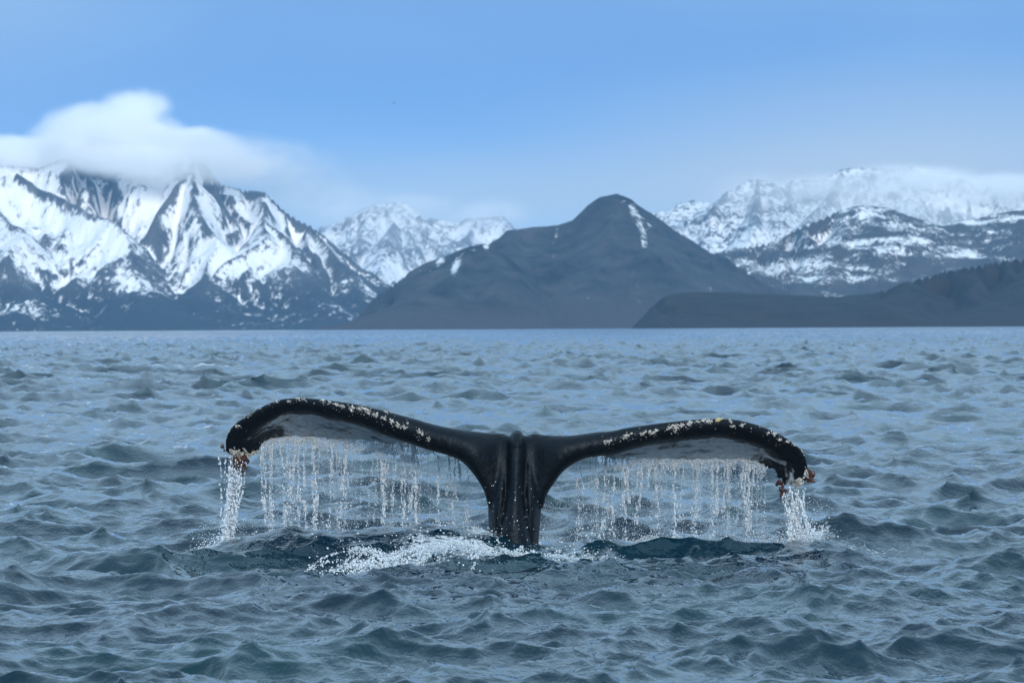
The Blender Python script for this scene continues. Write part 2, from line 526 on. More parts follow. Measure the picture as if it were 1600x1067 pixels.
# ------------------------------------------------------------------ mountains
def terrain(name, label, ridges, xr, Dr, n, noise_amp, noise_scale, seed, mat, snow_fn, skyline_keep=0.3, low_z=None, warp=0.0):
    """a heightfield grown from ridge lines: every ridge is a polyline of (px, py, distance) with a reach in metres"""
    Dm = 0.5 * (Dr[0] + Dr[1])
    x0, x1 = at(xr[0], 500, Dm).x, at(xr[1], 500, Dm).x
    X, Y = np.meshgrid(np.linspace(x0, x1, n[0]), np.linspace(Dr[0], Dr[1], n[1]), indexing='xy')
    wx = X + warp * fbm(X * noise_scale * 0.6, Y * noise_scale * 0.6, 3, seed + 30)
    wy = Y + warp * fbm(X * noise_scale * 0.6 + 40, Y * noise_scale * 0.6, 3, seed + 35)
    h = np.full(X.shape, -30.0)
    near = np.full(X.shape, 1e9)
    for ri, (pts, reach, power) in enumerate(ridges):
        kx = 10.0 if ri == 0 else 1.3      # the first is the crest line itself
        P = [at(*p) for p in pts]
        for A, B in zip(P[:-1], P[1:]):
            abx, aby = B.x - A.x, B.y - A.y
            L2 = abx * abx + aby * aby
            t = np.clip(((wx - A.x) * abx + (wy - A.y) * aby) / L2, 0, 1)
            d = np.hypot((wx - A.x - t * abx) * kx, wy - A.y - t * aby)
            zr = A.z + t * (B.z - A.z)
            q = (zr + 30) * np.clip(1 - d / reach, 0, 1) ** power - 30
            h = np.maximum(h, q)
            near = np.minimum(near, d)
    rg = ridged(X * noise_scale, Y * noise_scale * 0.7, 6, seed, 0.55)
    fb = fbm(X * noise_scale * 3.1, Y * noise_scale * 2.2, 5, seed + 9, 0.55)
    k = np.clip((h + 20) / 120, 0, 1) * (skyline_keep + (1 - skyline_keep) * sstep(0, 180, near))
    gl = ridged(X * noise_scale * 4.2 + 0.8 * fb, Y * noise_scale * 1.1, 4, seed + 20, 0.6)
    h = h + noise_amp * k * (0.62 * rg + 0.45 * fb + 0.36 * gl)
    # smoothed copy -> hollows hold snow
    sm = h.copy()
    for _ in range(10):
        sm = 0.2 * (sm + np.roll(sm, 1, 0) + np.roll(sm, -1, 0) + np.roll(sm, 1, 1) + np.roll(sm, -1, 1))
    gy, gx = np.gradient(h, Y[1, 0] - Y[0, 0], X[0, 1] - X[0, 0])
    slope = np.hypot(gx, gy)
    snow = snow_fn(X, Y, h, sm - h, slope, near)
    v = np.stack([X.ravel(), Y.ravel(), h.ravel()], 1)
    me = fast_mesh(name, v, grid_faces(n[1], n[0]))
    attr(me, 'snow', snow)
    attr(me, 'low', 1 - sstep(low_z[0], low_z[1], h) if low_z else np.zeros_like(h))
    o = link(name, me, mat)
    tag(o, label, kind='structure')
    return o

ROCK = ((0.045, 0.047, 0.052, 1), (0.11, 0.108, 0.105, 1))
m_massif = mat_mountain('massif_rock_and_snow', *ROCK, scale=0.012, low=(0.014, 0.017, 0.018, 1), bump=9)
m_far = mat_mountain('far_range_rock_and_snow', *ROCK, snow=(0.80, 0.81, 0.83, 1), scale=0.009, bump=8)
m_dark = mat_mountain('dark_slope', (0.004, 0.007, 0.009, 1), (0.064, 0.058, 0.055, 1), scale=0.014, low=(0.050, 0.038, 0.036, 1), bump=9)
m_hill = mat_mountain('patchy_hill', (0.035, 0.033, 0.032, 1), (0.070, 0.055, 0.047, 1), scale=0.018, low=(0.04, 0.036, 0.033, 1), bump=4)
m_head = mat_mountain('headland_scrub', (0.007, 0.008, 0.006, 1), (0.030, 0.024, 0.017, 1), scale=0.03, low=(0.022, 0.018, 0.016, 1), bump=8)

K = 1000.0
# snowy massif on the left
def snow_massif(X, Y, h, cav, sl, near):
    n = fbm(X * 0.006, Y * 0.006, 4, 210)
    base = sstep(35, 290, h + 100 * n)
    return 0.05 + 0.80 * base + cav * 0.060 - 0.20 * np.clip(sl - 1.0, 0, 1.5) + 0.34 * n
massif = terrain('mountain', 'broad snow covered rocky massif on the left under a white cap cloud', [
    ([(-420, 330, 11.3*K), (-200, 290, 11.3*K), (-80, 268, 11.2*K), (0, 262, 11.2*K), (60, 264, 11.2*K), (115, 247, 11.2*K), (150, 264, 11.25*K), (200, 256, 11.3*K),
      (262, 243, 11.3*K), (322, 236, 11.3*K), (360, 262, 11.25*K), (388, 289, 11.2*K), (412, 294, 11.2*K), (436, 298, 11.15*K), (466, 330, 11.1*K),
      (500, 352, 11.05*K), (545, 388, 11*K), (592, 428, 10.9*K), (650, 480, 10.8*K), (690, 512, 10.7*K)], 1250, 1.35),
    ([(20, 272, 11.1*K), (70, 305, 10.9*K), (130, 346, 10.65*K), (190, 395, 10.45*K), (240, 450, 10.25*K), (265, 508, 10.05*K)], 420, 1.15),
    ([(300, 246, 11.2*K), (282, 272, 10.95*K), (296, 325, 10.75*K), (318, 376, 10.55*K), (332, 430, 10.35*K), (335, 500, 10.1*K)], 400, 1.15),
    ([(282, 272, 10.95*K), (228, 322, 10.8*K), (195, 350, 10.7*K)], 260, 1.2),
    ([(436, 298, 11.1*K), (402, 345, 10.75*K), (372, 398, 10.5*K), (338, 452, 10.3*K), (300, 508, 10.1*K)], 400, 1.15),
    ([(402, 345, 10.75*K), (446, 408, 10.5*K), (480, 460, 10.3*K), (500, 508, 10.1*K)], 360, 1.15),
    ([(500, 352, 11.0*K), (540, 420, 10.6*K), (560, 470, 10.35*K), (570, 510, 10.2*K)], 330, 1.15),
    ([(-60, 270, 11.1*K), (-10, 340, 10.7*K), (30, 400, 10.45*K), (70, 455, 10.25*K), (90, 508, 10.1*K)], 400, 1.15),
    ([(-250, 300, 11.1*K), (-220, 400, 10.6*K), (-200, 500, 10.2*K)], 450, 1.15),
    ], (-470, 760), (9.85*K, 12.3*K), (520, 230), 62, 0.0042, 100, m_massif, snow_massif, 0.16, (60, 170), 120)

# far snowy range in the middle
def snow_far(X, Y, h, cav, sl, near):
    n = fbm(X * 0.004, Y * 0.004, 4, 260)
    return 0.62 + 0.25 * n + cav * 0.02 - 0.28 * np.clip(sl - 0.8, 0, 1.4)
terrain('mountain', 'distant hazy snow range in the gap beside the massif', [
    ([(440, 420, 15*K), (500, 360, 15*K), (545, 342, 15*K), (590, 322, 15*K), (635, 319, 15*K), (660, 338, 15*K), (700, 345, 15*K), (745, 343, 15*K),
      (780, 340, 15*K), (810, 370, 15*K), (860, 420, 15*K)], 1500, 1.3),
    ([(610, 322, 15*K), (600, 370, 14.5*K), (590, 430, 14*K)], 450, 1.1),
    ([(745, 343, 15*K), (690, 390, 14.5*K), (650, 440, 14*K)], 450, 1.1),
    ], (380, 920), (13.4*K, 16*K), (220, 120), 85, 0.0032, 300, m_far, snow_far, 0.3, None, 60)

# far snowy range on the right
terrain('mountain', 'pale snow range on the right, its crest lost in drifting cloud', [
    ([(960, 400, 13*K), (1010, 345, 13*K), (1060, 324, 13*K), (1120, 318, 13*K), (1160, 296, 13*K), (1195, 280, 13*K), (1240, 292, 13*K), (1290, 282, 13*K), (1330, 264, 13*K),
      (1380, 262, 13*K), (1440, 262, 13*K), (1500, 280, 13*K), (1560, 300, 13*K), (1640, 290, 13*K), (1800, 310, 13*K), (2000, 340, 13*K)], 1700, 1.3),
    ([(1195, 280, 13*K), (1170, 350, 12.5*K), (1150, 410, 12.1*K)], 480, 1.1),
    ([(1330, 264, 13*K), (1270, 330, 12.5*K), (1220, 390, 12.1*K)], 480, 1.1),
    ([(1060, 324, 13*K), (1090, 370, 12.6*K), (1130, 420, 12.2*K)], 400, 1.1),
    ], (900, 2050), (11.5*K, 14*K), (420, 150), 80, 0.0036, 340, m_far, snow_far, 0.3, None, 60)

# dark mountain in the middle with its shoulder
def snow_dark(X, Y, h, cav, sl, near):
    n = fbm(X * 0.045, h * 0.012, 4, 280)
    s = np.full(X.shape, -0.4)
    for pts, w in (([(985, 322), (1000, 345), (1012, 380)], 9), ([(975, 316), (1010, 322), (1030, 330)], 5), ([(995, 335), (1022, 360)], 5), ([(870, 362), (866, 380), (864, 400)], 7),
                   ([(1050, 362), (1042, 384)], 5), ([(742, 388), (720, 400), (712, 420)], 7), ([(742, 392), (725, 394)], 6), ([(690, 405), (672, 425)], 6), ([(762, 384), (735, 386)], 6)):
        ppx = X / Y * FPX + 800
        ppy = 512.5 - (h - CAM_H) / Y * FPX
        for (ax, ay), (bx, by) in zip(pts[:-1], pts[1:]):
            t = np.clip(((ppx - ax) * (bx - ax) + (ppy - ay) * (by - ay)) / ((bx - ax) ** 2 + (by - ay) ** 2), 0, 1)
            d = np.hypot(ppx - ax - t * (bx - ax), ppy - ay - t * (by - ay))
            s = np.maximum(s, 0.44 - d / w * 0.50)
    return s + 0.8 * n
terrain('mountain', 'dark steep mountain in the middle with one streak of snow below its summit', [
    ([(600, 505, 8.0*K), (660, 440, 8.2*K), (700, 405, 8.3*K), (745, 383, 8.4*K), (768, 372, 8.3*K), (795, 361, 8.2*K), (830, 355, 8.2*K), (880, 352, 8.2*K), (905, 345, 8.2*K), (932, 322, 8.2*K), (955, 308, 8.2*K),
      (980, 304, 8.2*K), (1003, 312, 8.2*K), (1035, 335, 8.2*K), (1075, 365, 8.2*K), (1120, 398, 8.2*K), (1170, 432, 8.2*K), (1230, 462, 8.2*K), (1300, 490, 8.2*K), (1360, 512, 8.2*K)], 950, 1.05),
    ([(830, 355, 8.2*K), (800, 400, 7.85*K), (770, 450, 7.6*K), (750, 508, 7.4*K)], 400, 1.0),
    ([(980, 306, 8.2*K), (950, 370, 7.9*K), (930, 440, 7.65*K), (915, 508, 7.4*K)], 420, 1.0),
    ([(1003, 312, 8.2*K), (1050, 400, 7.9*K), (1090, 460, 7.7*K), (1120, 508, 7.5*K)], 380, 1.0),
    ], (560, 1420), (7.2*K, 9.2*K), (330, 150), 32, 0.006, 400, m_dark, snow_dark, 0.12, (10, 110), 40)
terrain('mountain', 'lower dark ridge sloping down to the water beside the middle mountain', [
    ([(500, 512, 7.9*K), (540, 500, 7.8*K), (590, 455, 7.7*K), (625, 425, 7.6*K), (660, 410, 7.6*K), (700, 398, 7.6*K), (740, 384, 7.6*K), (765, 380, 7.6*K), (800, 400, 7.6*K), (840, 440, 7.6*K), (880, 500, 7.6*K)], 620, 1.0),
    ([(740, 384, 7.6*K), (690, 440, 7.3*K), (640, 480, 7.1*K), (560, 512, 6.9*K)], 330, 1.0),
    ], (440, 920), (6.75*K, 8.3*K), (190, 110), 20, 0.007, 440, m_dark, snow_dark, 0.12, (5, 70), 40)

# patchy snow hills on the right
def snow_patch(X, Y, h, cav, sl, near):
    n = fbm(X * 0.010, h * 0.035 + Y * 0.002, 4, 460)
    n2 = fbm(X * 0.030, h * 0.09 + Y * 0.006, 3, 470)
    b = sstep(40, 210, h) * 0.34
    return b - 0.02 + 0.75 * n + 0.35 * n2 + cav * 0.02
terrain('mountain', 'brown hills with scattered snow patches on the right', [
    ([(1060, 505, 9.4*K), (1120, 400, 9.5*K), (1170, 388, 9.5*K), (1215, 380, 9.6*K), (1260, 352, 9.7*K), (1310, 332, 9.8*K), (1350, 321, 9.8*K), (1390, 326, 9.8*K), (1440, 342, 9.8*K), (1490, 352, 9.8*K),
      (1530, 345, 9.8*K), (1580, 334, 9.8*K), (1640, 325, 9.8*K), (1800, 320, 9.8*K), (2050, 350, 9.8*K)], 1400, 1.15),
    ([(1350, 321, 9.8*K), (1320, 380, 9.4*K), (1280, 440, 9.0*K)], 500, 1.05),
    ([(1580, 334, 9.8*K), (1500, 400, 9.4*K), (1440, 450, 9.0*K)], 550, 1.05),
    ], (1040, 2100), (8.5*K, 10.9*K), (400, 150), 34, 0.005, 480, m_hill, snow_patch, 0.25, (20, 90), 60)

# dark headland at the right, nearest land
def snow_none(X, Y, h, cav, sl, near):
    return np.full(X.shape, -1.0)
terrain('headland', 'low dark headland running out from the right, nearest of the land', [
    ([(1016, 510, 5.2*K), (1030, 480, 5.25*K), (1052, 462, 5.3*K), (1090, 457, 5.3*K), (1150, 456, 5.3*K), (1220, 460, 5.3*K), (1310, 464, 5.3*K), (1360, 458, 5.3*K), (1420, 440, 5.4*K), (1500, 418, 5.5*K),
      (1570, 404, 5.6*K), (1640, 392, 5.7*K), (1800, 370, 5.8*K), (2050, 350, 5.9*K)], 480, 0.8),
    ([(1420, 440, 5.4*K), (1390, 480, 5.1*K), (1370, 508, 5.0*K)], 240, 0.9),
    ([(1640, 392, 5.7*K), (1600, 450, 5.3*K), (1560, 508, 5.0*K)], 320, 0.9),
    ], (915, 2100), (4.75*K, 6.5*K), (380, 120), 8, 0.012, 520, m_head, snow_none, 0.04, (2, 35), 30)
#@@REST
# ------------------------------------------------------------------ the whale's tail
WD = 28.0                                   # distance of the tail
rng = np.random.default_rng(5)

def catmull(keys, m):
    keys = np.array(keys, float)
    n = len(keys)
    seg = np.linalg.norm(np.diff(keys[:, :2], axis=0), axis=1)
    s = np.concatenate([[0], np.cumsum(seg)])
    q = np.linspace(0, s[-1], m)
    tang = np.gradient(keys, s, axis=0)
    i = np.clip(np.searchsorted(s, q, side='right') - 1, 0, n - 2)
    h = (s[i + 1] - s[i])[:, None]
    t = ((q - s[i])[:, None]) / h
    return ((2*t**3 - 3*t**2 + 1) * keys[i] + (t**3 - 2*t**2 + t) * h * tang[i] + (-2*t**3 + 3*t**2) * keys[i+1] + (t**3 - t**2) * h * tang[i+1])

# crest point A (upper outline), B (where the leading edge turns under), T (trailing edge): photo pixels
LEFT = [(349, 703, 356, 709, 366, 716), (347, 692, 360, 699, 390, 712), (350, 674, 368, 687, 404, 703), (362, 658, 380, 674, 409, 693), (382, 645, 398, 662, 418, 686), (408, 630, 419, 650, 434, 682),
        (436, 620, 443, 639, 453, 680), (470, 617, 474, 638, 481, 681), (507, 620, 507, 645, 510, 683), (545, 625, 541, 652, 541, 685), (585, 633, 577, 664, 575, 686), (620, 642, 608, 677, 606, 689),
        (650, 652, 638, 690, 640, 690), (678, 661, 667, 701, 670, 690), (704, 668, 697, 711, 700, 689), (726, 673, 717, 720, 724, 690), (745, 676, 733, 736, 742, 694), (757, 678, 746, 754, 754, 700),
        (767, 680, 757, 775, 764, 706), (775, 681, 763, 800, 772, 712), (784, 681, 772, 800, 780, 714), (794, 681, 790, 770, 792, 712)]
RIGHT = [(1266, 744, 1256, 752, 1244, 762), (1267, 730, 1255, 738, 1219, 752), (1265, 715, 1250, 724, 1212, 738), (1256, 698, 1241, 713, 1205, 731), (1238, 683, 1225, 702, 1190, 722), (1206, 666, 1194, 690, 1168, 716), (1175, 655, 1166, 681, 1148, 716),
         (1142, 649, 1136, 675, 1124, 716), (1105, 649, 1100, 676, 1094, 716), (1066, 652, 1064, 681, 1062, 716), (1019, 658, 1020, 688, 1022, 714), (985, 663, 988, 697, 992, 712), (956, 669, 962, 706, 962, 712),
         (932, 673, 940, 711, 936, 705), (906, 678, 916, 716, 910, 700), (884, 681, 896, 726, 888, 698), (866, 682, 878, 742, 870, 700), (854, 682, 866, 759, 858, 703), (846, 682, 855, 777, 850, 708), (838, 682, 848, 800, 842, 712), (831, 682, 838, 800, 832, 714), (822, 682, 824, 770, 823, 712)]
NS, NU = 210, 22

def fluke(keys, seed):
    st = catmull(keys, NS)
    s = np.linspace(1, 0, NS)                              # 1 at the tip, 0 at the root
    dL = 0.62 * s ** 1.7 + 0.05 + 0.10 * (1 - sstep(0.0, 0.11, s))
    chord = 0.07 + 0.62 * np.sin(np.clip((1 - s) / 0.55, 0, 1) * np.pi / 2) ** 0.9
    rg = np.random.default_rng(seed)
    n1 = np.interp(np.arange(NS), np.arange(0, NS + 6, 6), rg.normal(size=NS // 6 + 2)[:len(np.arange(0, NS + 6, 6))])
    n2 = rg.normal(size=NS) * 0.7
    jag = (n1 + n2) * 1.7 * sstep(0.0, 0.3, s) * (1 + 1.6 * sstep(0.86, 1.0, s))
    V, val = [], []
    us = np.concatenate([0.5 * (1 - np.cos(np.linspace(0, np.pi, NU)))])
    us = us ** 1.25
    edge = []
    for k in range(NS):
        ax, ay, bx, by, tx, ty = st[k]
        A, B = at(ax, ay, WD + dL[k]), at(bx, by, WD + dL[k])
        T = at(tx, ty + jag[k], WD + dL[k] + chord[k])
        N = (A + B) / 2
        H = (A - B) / 2
        hl = H.length
        nose = min(0.20, hl * 1.15 / max(chord[k], 0.05))
        nose = max(nose, 0.05)
        c = T - N
        e = min(0.5, 0.013 / hl)
        up, lo = [], []
        for u in us:
            if u < nose: f = math.sqrt(max(0, 1 - (1 - u / nose) ** 2)); fu = fl = f
            else:
                v = (u - nose) / (1 - nose)
                fu = e + (1 - e) * (1 - v) ** 1.15
                fl = e + (1 - e) * (1 - v) ** (1.35 if s[k] > 0.25 else 1.1)
            up.append(N + c * u + H * fu)
            lo.append(N + c * u - H * fl)
        ring = up + lo[::-1][:-1]
        V += ring
        vv = [0.0] * NU + [sstep(nose * 1.1, nose * 1.1 + 0.10, u) for u in us[::-1][:-1]]
        fade = float(sstep(0.20, 0.34, s[k]) * (1 - 0.62 * sstep(0.70, 0.86, s[k])))
        val += [x * fade for x in vv]
        edge.append((T, s[k]))
    n = 2 * NU - 1
    faces = []
    for k in range(NS - 1):
        for j in range(n):
            faces.append((k * n + j, k * n + (j + 1) % n, (k + 1) * n + (j + 1) % n, (k + 1) * n + j))
    caps = [tuple(range(n)), tuple(range((NS - 1) * n + n - 1, (NS - 1) * n - 1, -1))]
    return V, val, faces, caps, edge

def tube(path, m=14):
    """loft of ellipses: (px, py, depth of centre, half width m, half depth m)"""
    keys = np.array(path, float)
    V, F = [], []
    for (px, py, d, hw, hd) in keys:
        c = at(px, py, WD + d)
        for j in range(m):
            a = 2 * math.pi * j / m
            V.append(Vector((c.x + hw * math.cos(a), c.y + hd * math.sin(a), c.z)))
    for k in range(len(keys) - 1):
        for j in range(m):
            F.append((k * m + j, k * m + (j + 1) % m, (k + 1) * m + (j + 1) % m, (k + 1) * m + j))
    caps = [tuple(range(m - 1, -1, -1)), tuple(range((len(keys) - 1) * m, len(keys) * m))]
    return V, F, caps

PX = WD / FPX
def spline_tube(keys, m=40):
    k = np.array(keys, float)
    t = np.linspace(0, len(k) - 1, m)
    return [[np.interp(q, range(len(k)), k[:, j]) for j in range(5)] for q in t]

knuckle = spline_tube([(808, 671.5, .22, 4*PX, .04), (808, 675, .19, 8*PX, .07), (808, 682, .16, 10*PX, .09), (807.5, 694, .14, 10.5*PX, .11), (807, 712, .14, 9*PX, .10)])
# the tail stock in section: a dorsal ridge, a groove on each side of it, then the flanks
# (py, centre px, half width px, ridge half width px, ridge front, groove, flank front: depths in m)
STOCK = [(681, 807, 30, 10, .12, .20, .19), (690, 807, 31, 10.5, .07, .19, .17), (706, 807, 33, 11, .03, .19, .15), (740, 806, 38, 10.5, -.01, .19, .12), (772, 805, 42, 10.5, -.03, .17, .08),
         (800, 804, 41.5, 14, -.05, .14, .07), (834, 803.5, 39, 20, -.07, .10, .07), (860, 803.5, 37.5, 24, -.08, .08, .07), (960, 803, 46, 30, -.10, .05, .05), (1050, 803, 60, 38, -.10, .05, .05)]
def stock(m=44):
    K_ = np.array(STOCK, float)
    ys = np.concatenate([np.linspace(681, 870, 60), np.linspace(880, 1050, 12)])
    V, F = [], []
    nf, nb = 45, 14
    for y in ys:
        cx, W, rw, dR, dG, dF = [np.interp(y, K_[:, 0], K_[:, j]) for j in range(1, 7)]
        for x in np.linspace(-1, 1, nf):
            X = abs(x) * W
            d = dF + 0.30 * abs(x) ** 7
            d += max(0.0, dG - dF) * math.exp(-((X - rw - 2.5) / 3.6) ** 2)
            if X < rw + 2.5:
                q = X / (rw + 2.5)
                d = min(d, dG - (dG - dR) * math.sqrt(max(0, 1 - q ** 2.4)))
            V.append(at(cx + x * W, y, WD + d))
        for j in range(1, nb + 1):
            t = math.pi * j / (nb + 1)
            d = dF + 0.30 + 0.42 * math.sin(t)
            V.append(at(cx + W * math.cos(t), y, WD + d))
    n = nf + nb
    for k in range(len(ys) - 1):
        for j in range(n): F.append((k * n + j, k * n + (j + 1) % n, (k + 1) * n + (j + 1) % n, (k + 1) * n + j))
    return V, F, [tuple(range(n - 1, -1, -1)), tuple(range((len(ys) - 1) * n, len(ys) * n))]

WB = at(804, 858, WD + 0.3)                 # where the stock meets the water
def build_whale():
    V, F, val = [], [], []
    edges = []
    for keys, sd in ((LEFT, 1), (RIGHT, 2)):
        v, a, f, caps, e = fluke(keys, sd)
        o = len(V)
        V += v; val += a
        F += [tuple(i + o for i in q) for q in f + caps]
        edges.append(e)
    for v, f, caps in (tube(knuckle), stock()):
        o = len(V)
        V += v; val += [0.0] * len(v)
        F += [tuple(i + o for i in q) for q in f + caps]
    me = bpy.data.meshes.new('whale_raw')
    me.from_pydata([tuple(v - WB) for v in V], [], F)
    import bmesh
    bm = bmesh.new(); bm.from_mesh(me)
    bmesh.ops.recalc_face_normals(bm, faces=bm.faces)
    bm.to_mesh(me); bm.free()
    tmp = bpy.data.objects.new('whale_raw', me)
    COL.objects.link(tmp)
    r = tmp.modifiers.new('r', 'REMESH'); r.mode = 'VOXEL'; r.voxel_size = 0.0125; r.use_smooth_shade = True
    sm = tmp.modifiers.new('s', 'SMOOTH'); sm.factor = 0.5; sm.iterations = 7
    dg = bpy.context.evaluated_depsgraph_get()
    out = bpy.data.meshes.new_from_object(tmp.evaluated_get(dg))
    bpy.data.objects.remove(tmp)
    out.name = 'whale'
    kd = KDTree(len(V))
    for i, v in enumerate(V): kd.insert(v - WB, i)
    kd.balance()
    n = len(out.vertices)
    co = np.empty(n * 3, np.float32); out.vertices.foreach_get('co', co); co = co.reshape(-1, 3)
    vv = np.empty(n, np.float32)
    for i in range(n):
        q = kd.find_n(co[i], 3)
        vv[i] = sum(val[j[1]] for j in q) / 3
    # gentle irregularity of the living surface
    for p in out.polygons: p.use_smooth = True
    attr(out, 'ventral', vv)
    out.materials.clear()
    w = link('whale', out, M_SKIN)
    w.location = WB
    tag(w, 'dark whale tail with spread drooping flukes rising from the sea, dripping water', 'whale')
    print('whale verts', n)
    return w, edges, out, co
whale, EDGES, whale_me, wco = build_whale()
bvh = BVHTree.FromPolygons([Vector(c) + WB for c in wco], [tuple(p.vertices) for p in whale_me.polygons])

def hit(px, py):
    d = (at(px, py, 30) - EYE).normalized()
    p, n, i, dist = bvh.ray_cast(EYE, d)
    return p, n

# ------------------------------------------------------------------ barnacles on the flukes
m_barn = mat_simple('barnacle_shell', (0.24, 0.23, 0.20, 1), (0.78, 0.76, 0.70, 1), 60, 0.75)
m_rust = mat_simple('stalked_barnacle_skin', (0.035, 0.014, 0.010, 1), (0.11, 0.038, 0.024, 1), 60, 0.45)
m_yell = mat_simple('barnacle_shell_yellow', (0.45, 0.33, 0.12, 1), (0.72, 0.62, 0.36, 1), 50, 0.75)

def frame(n):
    n = n.normalized()
    a = n.cross(Vector((0, 0, 1)))
    if a.length < 1e-3: a = Vector((1, 0, 0))
    a.normalize()
    return a, n.cross(a).normalized(), n

def cone(V, F, p, n, r, h, rg):
    """one barnacle: ring of plates rising to a hollow crown"""
    a, b, n = frame(n)
    m, o = 7, len(V)
    st, ro = 0.75 + 0.5 * rg.random(), rg.random() * 6.28
    for rad, hh in ((1.0, -0.25), (0.78, 0.7), (0.52, 1.0), (0.28, 0.55)):
        for j in range(m):
            q = ro + 2 * math.pi * j / m
            w = 1 + 0.22 * (rg.random() - 0.5)
            V.append(p + (a * math.cos(q) * st + b * math.sin(q)) * r * rad * w + n * h * hh)
    for k in range(3):
        for j in range(m):
            F.append((o + k * m + j, o + k * m + (j + 1) % m, o + (k + 1) * m + (j + 1) % m, o + (k + 1) * m + j))
    F.append(tuple(o + 3 * m + j for j in range(m)))

def surf(px, py):
    p, n = hit(px, py)
    if p is None:
        c = at(px, py, WD + 0.6)
        p, n, i, d = bvh.find_nearest(c)
    return p, n

def crust(px, py, sx, sy, mat, seed, thick=0.007, name='barnacle_cluster', tilt=0.0):
    """one ragged scab of grown-together barnacles following the skin"""
    rg = np.random.default_rng(seed)
    ct, stt = math.cos(tilt), math.sin(tilt)
    m, rings = 22, 5
    ph = rg.random(5) * 6.28
    am = rg.normal(size=5) * 0.24
    V, F = [], []
    def put(u, v, h):
        p, n = surf(px + u * ct - v * stt, py + u * stt + v * ct)
        V.append(p - WB + n * h)
    put(0, 0, thick * 1.2)
    for k in range(1, rings + 1):
        for j in range(m):
            q = 2 * math.pi * j / m
            out = max(0.25, 1 + sum(am[i] * math.sin((i + 2) * q + ph[i]) for i in range(5)) + 0.16 * rg.normal())
            r = k / rings * out
            h = thick * (0.35 + 1.1 * rg.random()) if k < rings else -0.004
            put(math.cos(q) * r * sx, math.sin(q) * r * sy, h)
    for j in range(m): F.append((0, 1 + j, 1 + (j + 1) % m))
    for k in range(rings - 1):
        for j in range(m):
            a, b = 1 + k * m + j, 1 + k * m + (j + 1) % m
            F.append((a, a + m, b + m, b))
    me = bpy.data.meshes.new(name)
    me.from_pydata([tuple(v) for v in V], [], F)
    return link(name, me, mat, whale)

SPV, SPF = [], []
def specks(px, py, sx, sy, count, rmin, rmax, seed, hfac=0.6):
    rg = np.random.default_rng(seed)
    for _ in range(count):
        p, n = hit(px + rg.normal() * sx * 0.5, py + rg.normal() * sy * 0.5)
        if p is None: continue
        r = rmin + (rmax - rmin) * rg.random() ** 2
        cone(SPV, SPF, p - WB, n, r, r * hfac * (0.6 + 0.6 * rg.random()), rg)

z1 = lambda x, y: (x / 3.2 + 320, y / 3.2 + 590)
z2 = lambda x, y: (x / 3.2 + 800, y / 3.2 + 600)
LB_ = [(310, 125, 5, 3, 14), (360, 115, 4, 2.5, 10), (268, 150, 6, 3, 12), (240, 166, 4, 3, 9), (215, 182, 5, 3, 11), (185, 198, 5, 2.5, 10), (160, 240, 6, 3, 9), (385, 97, 5, 1.8, 9), (465, 105, 5, 2, 11), (492, 108, 5, 2.5, 10),
       (420, 118, 4, 3, 6), (590, 112, 5, 4, 14), (625, 122, 4, 3, 9), (660, 135, 8, 4, 26), (690, 142, 5, 4, 14), (735, 152, 7, 6, 24), (775, 158, 4, 4, 12), (800, 155, 9, 3, 18), (815, 172, 6, 5, 20), (855, 186, 6, 6, 20), (895, 202, 5, 5, 16), (905, 172, 5, 1.6, 5),
       (935, 218, 5, 6, 18), (965, 236, 5, 6, 18), (1000, 247, 6, 4, 14), (1015, 228, 2.5, 3, 5), (1072, 270, 5, 5, 12), (1088, 282, 4, 4, 8), (1120, 306, 4, 5, 7), (540, 100, 5, 2, 7), (130, 225, 5, 3, 9), (110, 255, 3, 5, 8)]
RB_ = [(485, 284, 8, 4, 22), (464, 292, 3, 6, 8), (575, 256, 8, 5, 26), (560, 268, 4, 4, 8), (655, 246, 7, 5, 20), (690, 240, 5, 4, 14), (715, 236, 6, 5, 20), (790, 217, 7, 5, 18), (818, 212, 6, 8, 24), (848, 205, 6, 5, 18), (818, 232, 2.5, 6, 6), (888, 196, 6, 7, 24),
       (960, 180, 6, 4, 16), (985, 186, 7, 5, 24), (1090, 182, 4, 6, 16), (1110, 166, 6, 3, 14), (1130, 172, 5, 3, 10), (1192, 180, 4, 2.5, 8), (1240, 200, 5, 5, 14), (1300, 226, 4, 7, 14), (1312, 250, 4, 6, 10), (1280, 246, 4, 4, 8),
       (1340, 277, 4, 4, 8), (1380, 287, 5, 4, 12), (1415, 297, 6, 5, 14), (1455, 326, 4, 6, 10), (1105, 210, 5, 3, 6), (1150, 205, 6, 4, 7), (930, 188, 4, 3, 8)]
cid = 0
for lst, zf, tilt in ((LB_, z1, 0.35), (RB_, z2, -0.25)):
    for (x, y, sx_, sy_, c) in lst:
        cid += 1
        px, py = zf(x, y)
        crust(px, py, sx_ * 0.74, sy_ * 0.60, m_barn, 900 + cid, 0.005, tilt=tilt)
        specks(px, py + 1, sx_ * 1.6, sy_ * 1.6, c // 3, 0.002, 0.006, 1500 + cid)
        specks(px, py + 2, sx_ * 4, sy_ * 2.5, 3, 0.0018, 0.004, 1700 + cid)
crust(*z2(1030, 180), 6, 2.6, m_yell, 990)
crust(*z2(1050, 172), 3.5, 1.6, m_barn, 991)
